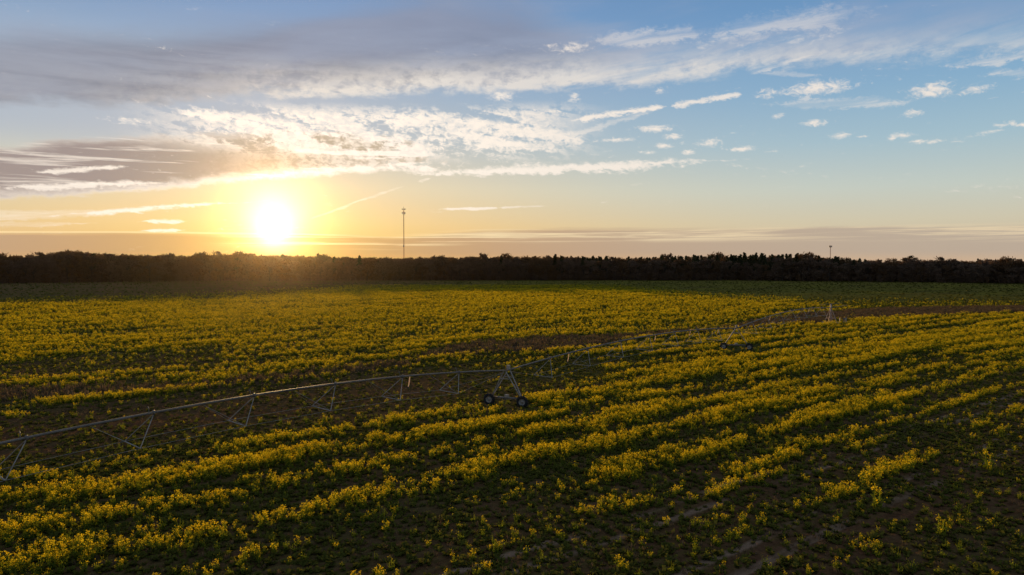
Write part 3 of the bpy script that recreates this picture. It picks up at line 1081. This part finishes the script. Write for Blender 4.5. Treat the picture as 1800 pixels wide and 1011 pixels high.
tube(bm, [T0 + Vector((-2.8, -0.5, PIPE_H + 0.88)), T0 + Vector((3.0, 0.6, PIPE_H + 1.15))], 0.05, 6)
add('cable_arm', bm, M_galv)
bm = bmesh.new()
box(bm, T0 + Vector((0, 0, 0.06)), (3.0, 3.0, 0.3))
add('concrete_pad', bm, M_conc)

# things standing beside the pivot point
g = ground(1476, 568)
e = tag(empty('marker_post', g), 'short pale post between the pivot riser and the dark cabinet', 'post')
bm = bmesh.new()
tube(bm, [(0, 0, -0.1), (0, 0, 1.25)], 0.11, 8)
link('shaft', finish(bm, 'shaft', M_hose), e)
bm = bmesh.new()
tube(bm, [(0, 0, 1.25), (0, 0, 1.33)], 0.13, 8, 0.06)
link('cap', finish(bm, 'cap', M_conc), e)
g = ground(1485, 569)
e = tag(empty('control_cabinet', g, 0.3), 'small dark electrical cabinet on legs beside the pivot point', 'cabinet')
bm = bmesh.new()
box(bm, (0, 0, 0.85), (0.75, 0.5, 1.1))
bmesh.ops.bevel(bm, geom=bm.edges[:], offset=0.03, segments=1, affect='EDGES')
link('housing', finish(bm, 'housing', M_dark), e)
for x in (-0.3, 0.3):
    bm = bmesh.new()
    tube(bm, [(x, 0, -0.1), (x, 0, 0.4)], 0.04, 6)
    link('leg', finish(bm, 'leg', M_steel), e)
bm = bmesh.new()
box(bm, (0, -0.262, 0.85), (0.6, 0.02, 0.9))
link('door', finish(bm, 'door', M_steel), e)

# ------------------------------------------------------------------ woodland
M_bark = pmat('bark', (0.075, 0.055, 0.042), 0.95, 0, 0.1, 0.3, 1.0)
M_twig = leafmat('bare_twigs', (0.080, 0.050, 0.033), (0.18, 0.115, 0.075), 0.3)
M_russet = leafmat('russet_leaves', (0.075, 0.043, 0.024), (0.17, 0.095, 0.045), 0.35)
M_pine = leafmat('pine_needles', (0.018, 0.024, 0.010), (0.052, 0.058, 0.024), 0.15)


def limb_tube(V, F, p, q, r0, r1, n=4):
    d = (q - p).normalized()
    a = d.cross(Vector((0.3, 0.9, 0.1))).normalized()
    b = d.cross(a)
    i = len(V)
    for (c, r) in ((p, r0), (q, r1)):
        for k in range(n):
            an = 2 * math.pi * k / n
            V.append(c + (a * math.cos(an) + b * math.sin(an)) * r)
    for k in range(n):
        F.append((i + k, i + (k + 1) % n, i + n + (k + 1) % n, i + n + k))


def deciduous(seed, H, W, dens, low):
    """spreading bare tree: trunk with limbs, crown of twig sprays (unit metres)"""
    r = random.Random(seed)
    TV, TF, CV, CF = [], [], [], []
    limb_tube(TV, TF, Vector((0, 0, -0.3)), Vector((0, 0, H * 0.42)), H * 0.018, H * 0.012, 6)
    lobes = []
    for k in range(r.randint(14, 19)):
        a = r.uniform(0, 6.283)
        z = r.uniform(low, 0.93) * H
        rad = W * 0.5 * math.sqrt(max(0.05, 1 - ((z / H - 0.52) / 0.52) ** 2)) * r.uniform(0.35, 0.95)
        c = Vector((math.cos(a) * rad, math.sin(a) * rad, z))
        lobes.append((c, r.uniform(0.08, 0.21) * W))
        s = Vector((0, 0, min(z * 0.7, H * 0.42)))
        m = s.lerp(c, 0.55) + Vector((0, 0, H * 0.04))
        limb_tube(TV, TF, s, m, H * 0.009, H * 0.006)
        limb_tube(TV, TF, m, c, H * 0.006, H * 0.002)
        for j in range(4):
            limb_tube(TV, TF, m.lerp(c, 0.6), c + rv(r) * lobes[-1][1] * 0.9, H * 0.003, H * 0.0012, 3)
    lobes.append((Vector((0, 0, H * 0.86)), W * 0.2))
    for c, rad in lobes:
        for j in range(int(dens)):
            d = rv(r)
            p = c + Vector((d.x, d.y, d.z * 0.85)) * rad * (r.uniform(0.2, 1.0) ** 0.6 if j % 5 else r.uniform(0.9, 1.5))
            if p.z < 0.2:
                continue
            u = (d + rv(r) * 0.8 + Vector((0, 0, 0.35))).normalized()
            w = u.cross(rv(r)).normalized()
            L = r.uniform(0.25, 0.62)
            quad(CV, CF, p, u * L, w * L * r.uniform(0.22, 0.5))
    return TV, TF, CV, CF


def pine(seed, H, W, dens, bare):
    r = random.Random(seed)
    TV, TF, CV, CF = [], [], [], []
    limb_tube(TV, TF, Vector((0, 0, -0.3)), Vector((0, 0, H * 0.96)), H * 0.015, H * 0.003, 6)
    z = bare * H
    while z < H * 0.98:
        f = (z - bare * H) / (H - bare * H)
        rad = W * 0.5 * (0.55 + 0.45 * math.sin(math.pi * min(1, f * 1.3 + 0.25))) * (1 - f) ** 0.55
        for k in range(r.randint(4, 6)):
            a = r.uniform(0, 6.283)
            rr = rad * r.uniform(0.5, 1.1)
            c = Vector((math.cos(a) * rr, math.sin(a) * rr, z + r.uniform(-0.3, 0.6)))
            limb_tube(TV, TF, Vector((0, 0, z - 0.3)), c, H * 0.004, H * 0.0015, 3)
            for j in range(int(dens)):
                p = Vector((0, 0, z)).lerp(c, r.uniform(0.35, 1.1)) + rv(r) * r.uniform(0.1, 0.75)
                u = rv(r)
                w = u.cross(rv(r)).normalized()
                L = r.uniform(0.2, 0.48)
                quad(CV, CF, p, u * L, w * L * r.uniform(0.3, 0.7))
        z += H * 0.045
    return TV, TF, CV, CF


def spread_tree(seed, H, W, dens):
    """flat-topped tree with clear trunk and separate plates of foliage"""
    r = random.Random(seed)
    TV, TF, CV, CF = [], [], [], []
    fork = Vector((0.2, 0, H * 0.55))
    limb_tube(TV, TF, Vector((0, 0, -0.3)), fork, H * 0.02, H * 0.014, 6)
    for (x, z, rx, rz_) in ((-0.36, 0.86, 0.17, 0.05), (-0.14, 0.90, 0.14, 0.05), (0.12, 0.97, 0.2, 0.06), (0.36, 0.90, 0.16, 0.06), (0.0, 0.80, 0.1, 0.03), (0.28, 0.80, 0.12, 0.035), (-0.42, 0.76, 0.1, 0.03)):
        for yy in (-0.22, 0.18):
            c = Vector((x * W, yy * W * r.uniform(.4, 1), z * H))
            m = fork.lerp(c, 0.5) + Vector((0, 0, 0.4))
            limb_tube(TV, TF, fork, m, H * 0.010, H * 0.007)
            limb_tube(TV, TF, m, c, H * 0.007, H * 0.003)
            for j in range(int(dens)):
                d = rv(r)
                p = c + Vector((d.x * rx * W, d.y * rx * W, d.z * rz_ * H)) * r.uniform(0.2, 1)
                u = rv(r)
                w = u.cross(rv(r)).normalized()
                L = r.uniform(0.18, 0.42)
                quad(CV, CF, p, u * L, w * L * 0.6)
    return TV, TF, CV, CF


tree_src = bpy.data.collections.new('tree_sources')
protos = {}


def proto(kind, k, geo, crown_mat):
    TV, TF, CV, CF = geo
    mt = mesh_of('trunk', TV, TF, [M_bark])
    mc = mesh_of('crown', CV, CF, [crown_mat])
    n0 = len(TV)
    mj = mesh_of('tree', TV + CV, TF + [tuple(i + n0 for i in f) for f in CF], [M_bark, crown_mat], [0] * len(TF) + [1] * len(CF))
    protos.setdefault(kind, []).append((mt, mc))
    o = bpy.data.objects.new('tree_%s_%02d' % (kind, k), mj)
    tree_src.objects.link(o)


for k in range(6):
    proto('a_bare', k, deciduous(40 + k, 16.0, 10.5, 85, 0.12), M_twig if k % 3 else M_russet)
for k in range(5):
    proto('b_pine', k, pine(80 + k, 18.0, 7.0, 16, 0.30 + 0.04 * k), M_pine)
BH, PH_ = 16.0, 18.0

EDGE = [ground(*p) for p in ((-500, 504), (-250, 501), (0, 498.5), (180, 496.5), (400, 494.5), (650, 493.5), (1000, 493.2), (1300, 493.2), (1350, 494), (1550, 496), (1800, 499), (2050, 501.5), (2300, 504))]
exs = np.array([p.x for p in EDGE])
eys = np.array([p.y for p in EDGE])
TOP = [(-500, 447), (0, 448), (60, 446), (125, 440), (200, 446), (300, 447), (400, 446), (500, 448), (600, 451), (700, 453), (780, 451), (850, 450), (950, 449), (1000, 450), (1120, 452), (1180, 450),
       (1250, 448), (1350, 447), (1430, 447), (1465, 450), (1490, 455), (1550, 457), (1620, 456), (1700, 456), (1760, 454), (1800, 455), (2300, 455)]


def edge_y(x):
    return float(np.interp(x, exs, eys))


def top_h(X, Y):
    """tree height that reaches the skyline of the photograph"""
    px = 900 + 1200 * X / Y
    py = np.interp(px, [p[0] for p in TOP], [p[1] for p in TOP])
    return CAM_H + (460 - py) / 1200 * Y


def pineness(px):
    return float(np.interp(px, [-500, 0, 500, 780, 900, 980, 1080, 1130, 1200, 1450, 1480, 1520, 1800, 2300], [0.05, .05, .08, .05, .12, .4, .4, .25, .75, .9, .6, .15, .12, .1]))


def tree(kind, x, y, h, label, group, k=None, wide=1.0):
    e = empty('pine_tree' if kind == 'b_pine' else 'bare_tree', (x, y, 0), random.uniform(0, 6.283))
    H = PH_ if kind == 'b_pine' else BH
    s = h / H
    w = s * wide * random.uniform(0.92, 1.2)
    e.scale = (w, w, s)
    tag(e, label, 'tree', group)
    mt, mc = protos[kind][random.randrange(len(protos[kind])) if k is None else k]
    link('trunk', mt, e)
    link('crown', mc, e)
    return e


def woodland():
    x = -430.0
    cnt = 0
    while x < 440:
        y = edge_y(x) + random.uniform(2, 9)
        px = 900 + 1200 * x / y
        h = float(top_h(x, y)) * random.uniform(0.62, 0.93)
        tree('a_bare', x, y, h, 'bare brown tree in the front row of the woodland edge', 'bare trees along the front of the woodland', wide=1.15)
        cnt += 1
        x += random.uniform(4.6, 7.2)
    x = -430.0
    while x < 440:
        y = edge_y(x) + random.uniform(14, 26)
        px = 900 + 1200 * x / y
        h = float(top_h(x, y)) * random.choice((random.uniform(0.80, 0.95), random.uniform(0.95, 1.04), random.uniform(1.0, 1.17)))
        if random.random() < pineness(px):
            tree('b_pine', x, y, float(top_h(x, y)) * random.uniform(0.93, 1.06), 'dark pine rising above the woodland skyline', 'pines rising above the woodland', wide=1.1)
            x += random.uniform(3.6, 5.2)
        else:
            tree('a_bare', x, y, h * 0.99, 'rounded bare tree crown making the woodland skyline', 'bare trees along the woodland skyline', wide=1.05)
            x += random.uniform(5.0, 8.0)
        cnt += 1
    # single trees one can pick out
    p = at_depth(125, 439, edge_y(-330) + 22)
    tree('a_bare', p.x, p.y, p.z + 0.6, 'broad rounded tree standing tallest at the left of the woodland', None, 0, 1.45)
    p = at_depth(1598, 450.5, edge_y(280) + 30)
    st = spread_tree(5, p.z, 11.0, 62)
    e = tag(empty('spreading_tree', (p.x, p.y, 0)), 'flat topped spreading tree standing clear above the low woodland', 'tree')
    link('trunk', mesh_of('trunk', st[0], st[1], [M_bark]), e)
    link('crown', mesh_of('crown', st[2], st[3], [M_pine]), e)
    print('trees', cnt)
    # the rest of the wood, one mass
    P, Rz, S, I = [], [], [], []
    for row in range(7):
        x = -520.0
        while x < 530:
            y = edge_y(x) + 30 + row * 11 + random.uniform(-5, 5)
            px = 900 + 1200 * x / y
            h = float(top_h(x, y)) * random.uniform(0.86, 1.0)
            pn = random.random() < pineness(px)
            P.append((x, y, 0))
            Rz.append(random.uniform(0, 6.283))
            S.append(h / (PH_ if pn else BH))
            I.append(6 + random.randrange(5) if pn else random.randrange(6))
            x += random.uniform(4.5, 8.5)
    scatter('woodland', P, Rz, S, I, tree_src, 'dense brown and dark green wood behind the front trees')
    # scrub along the foot of the wood
    P, Rz, S, I = [], [], [], []
    x = -440.0
    while x < 450:
        P.append((x, edge_y(x) + random.uniform(-3.0, 10), -0.2))
        Rz.append(random.uniform(0, 6.283))
        S.append(random.uniform(0.16, 0.42))
        I.append(random.randrange(6))
        x += random.uniform(0.8, 1.8)
    for row in range(4):
        x = -460.0
        while x < 470:
            P.append((x, edge_y(x) + 12 + row * 9 + random.uniform(-3, 3), -0.2))
            Rz.append(random.uniform(0, 6.283))
            S.append(random.uniform(0.38, 0.62))
            I.append(random.randrange(6))
            x += random.uniform(2.6, 4.6)
    scatter('undergrowth', P, Rz, S, I, tree_src, 'brown scrub and saplings along the foot of the woodland')


woodland()

# ------------------------------------------------------------------ masts
M_mast = pmat('mast_paint', (0.42, 0.14, 0.08), 0.6, 0.2, 0.4, 0.25, 0.2)
M_ant = pmat('antenna_grey', (0.16, 0.15, 0.15), 0.6, 0.1, 0.4, 0.2, 1.0)


def mast(px, py_top, Y, w, label, rings, guyed):
    top = at_depth(px, py_top, Y)
    H = top.z
    e = tag(empty('radio_mast', (top.x, Y, 0)), label, 'mast')
    legs = [Vector((math.cos(a) * w / 2, math.sin(a) * w / 2, 0)) for a in (0.5, 2.594, 4.689)]
    for l in legs:
        bm = bmesh.new()
        tube(bm, [l, l + Vector((0, 0, H * 0.955))], 0.12, 5)
        link('leg', finish(bm, 'leg', M_mast), e)
    bm = bmesh.new()
    z, step = 0.5, 1.6
    while z + step < H * 0.955:
        for i in range(3):
            tube(bm, [legs[i] + Vector((0, 0, z)), legs[(i + 1) % 3] + Vector((0, 0, z + step))], 0.07, 3)
            tube(bm, [legs[i] + Vector((0, 0, z)), legs[(i + 1) % 3] + Vector((0, 0, z))], 0.04, 3)
        z += step
    tag(link('lattice', finish(bm, 'lattice', M_mast), e), kind='stuff')
    bm = bmesh.new()
    tube(bm, [(0, 0, H * 0.95), (0, 0, H)], 0.22, 5, 0.12)
    link('whip_aerial', finish(bm, 'whip_aerial', M_ant), e)
    for (zf, rad, n, ph) in rings:
        bm = bmesh.new()
        for k in range(3):
            a0, a1 = 2.094 * k, 2.094 * (k + 1)
            p, q = Vector((math.cos(a0) * rad, math.sin(a0) * rad, H * zf)), Vector((math.cos(a1) * rad, math.sin(a1) * rad, H * zf))
            tube(bm, [p, q], 0.07, 4)
            tube(bm, [Vector((0, 0, H * zf)), p], 0.07, 4)
        pl = link('platform', finish(bm, 'platform', M_ant), e)
        for k in range(n):
            a = 2 * math.pi * k / n + 0.2
            bm = bmesh.new()
            c = Vector((math.cos(a) * rad, math.sin(a) * rad, H * zf))
            box(bm, c, (0.28, 0.42, ph), a)
            link('antenna_panel', finish(bm, 'antenna_panel', M_ant), pl)
    return e, H


e, H = mast(709.5, 363, 690, 0.62, 'tall slender radio mast with two antenna rings behind the woodland', [(0.960, 1.9, 6, 1.3), (0.905, 1.8, 6, 2.3)], True)
bm = bmesh.new()
box(bm, (0, -0.9, H * 0.43), (1.3, 0.6, 1.3))
link('equipment_box', finish(bm, 'equipment_box', M_ant), e)
mast(1460, 431, 760, 0.55, 'short distant mast with one antenna cluster above the pine stand', [(0.955, 1.4, 9, 2.0)], False)

# ------------------------------------------------------------------ haze
bm = bmesh.new()
box(bm, (0, 0, 0), (1.0, 1.0, 1.0))
m = bpy.data.materials.new('haze_air')
m.use_nodes = True
nt = m.node_tree
nt.nodes.clear()
o_ = nt.nodes.new('ShaderNodeOutputMaterial')
pv = nt.nodes.new('ShaderNodeVolumePrincipled')
pv.inputs['Color'].default_value = (0.98, 0.82, 0.64, 1)
pv.inputs['Density'].default_value = 0.0000115
pv.inputs['Anisotropy'].default_value = 0.955
nt.links.new(pv.outputs[0], o_.inputs['Volume'])
hz = link('haze', finish(bm, 'haze', m))
hz.location = (0, 0, 39.5)
hz.scale = (1900, 1900, 82)
tag(hz, 'thin warm haze in the air over the field', None, None, 'stuff')
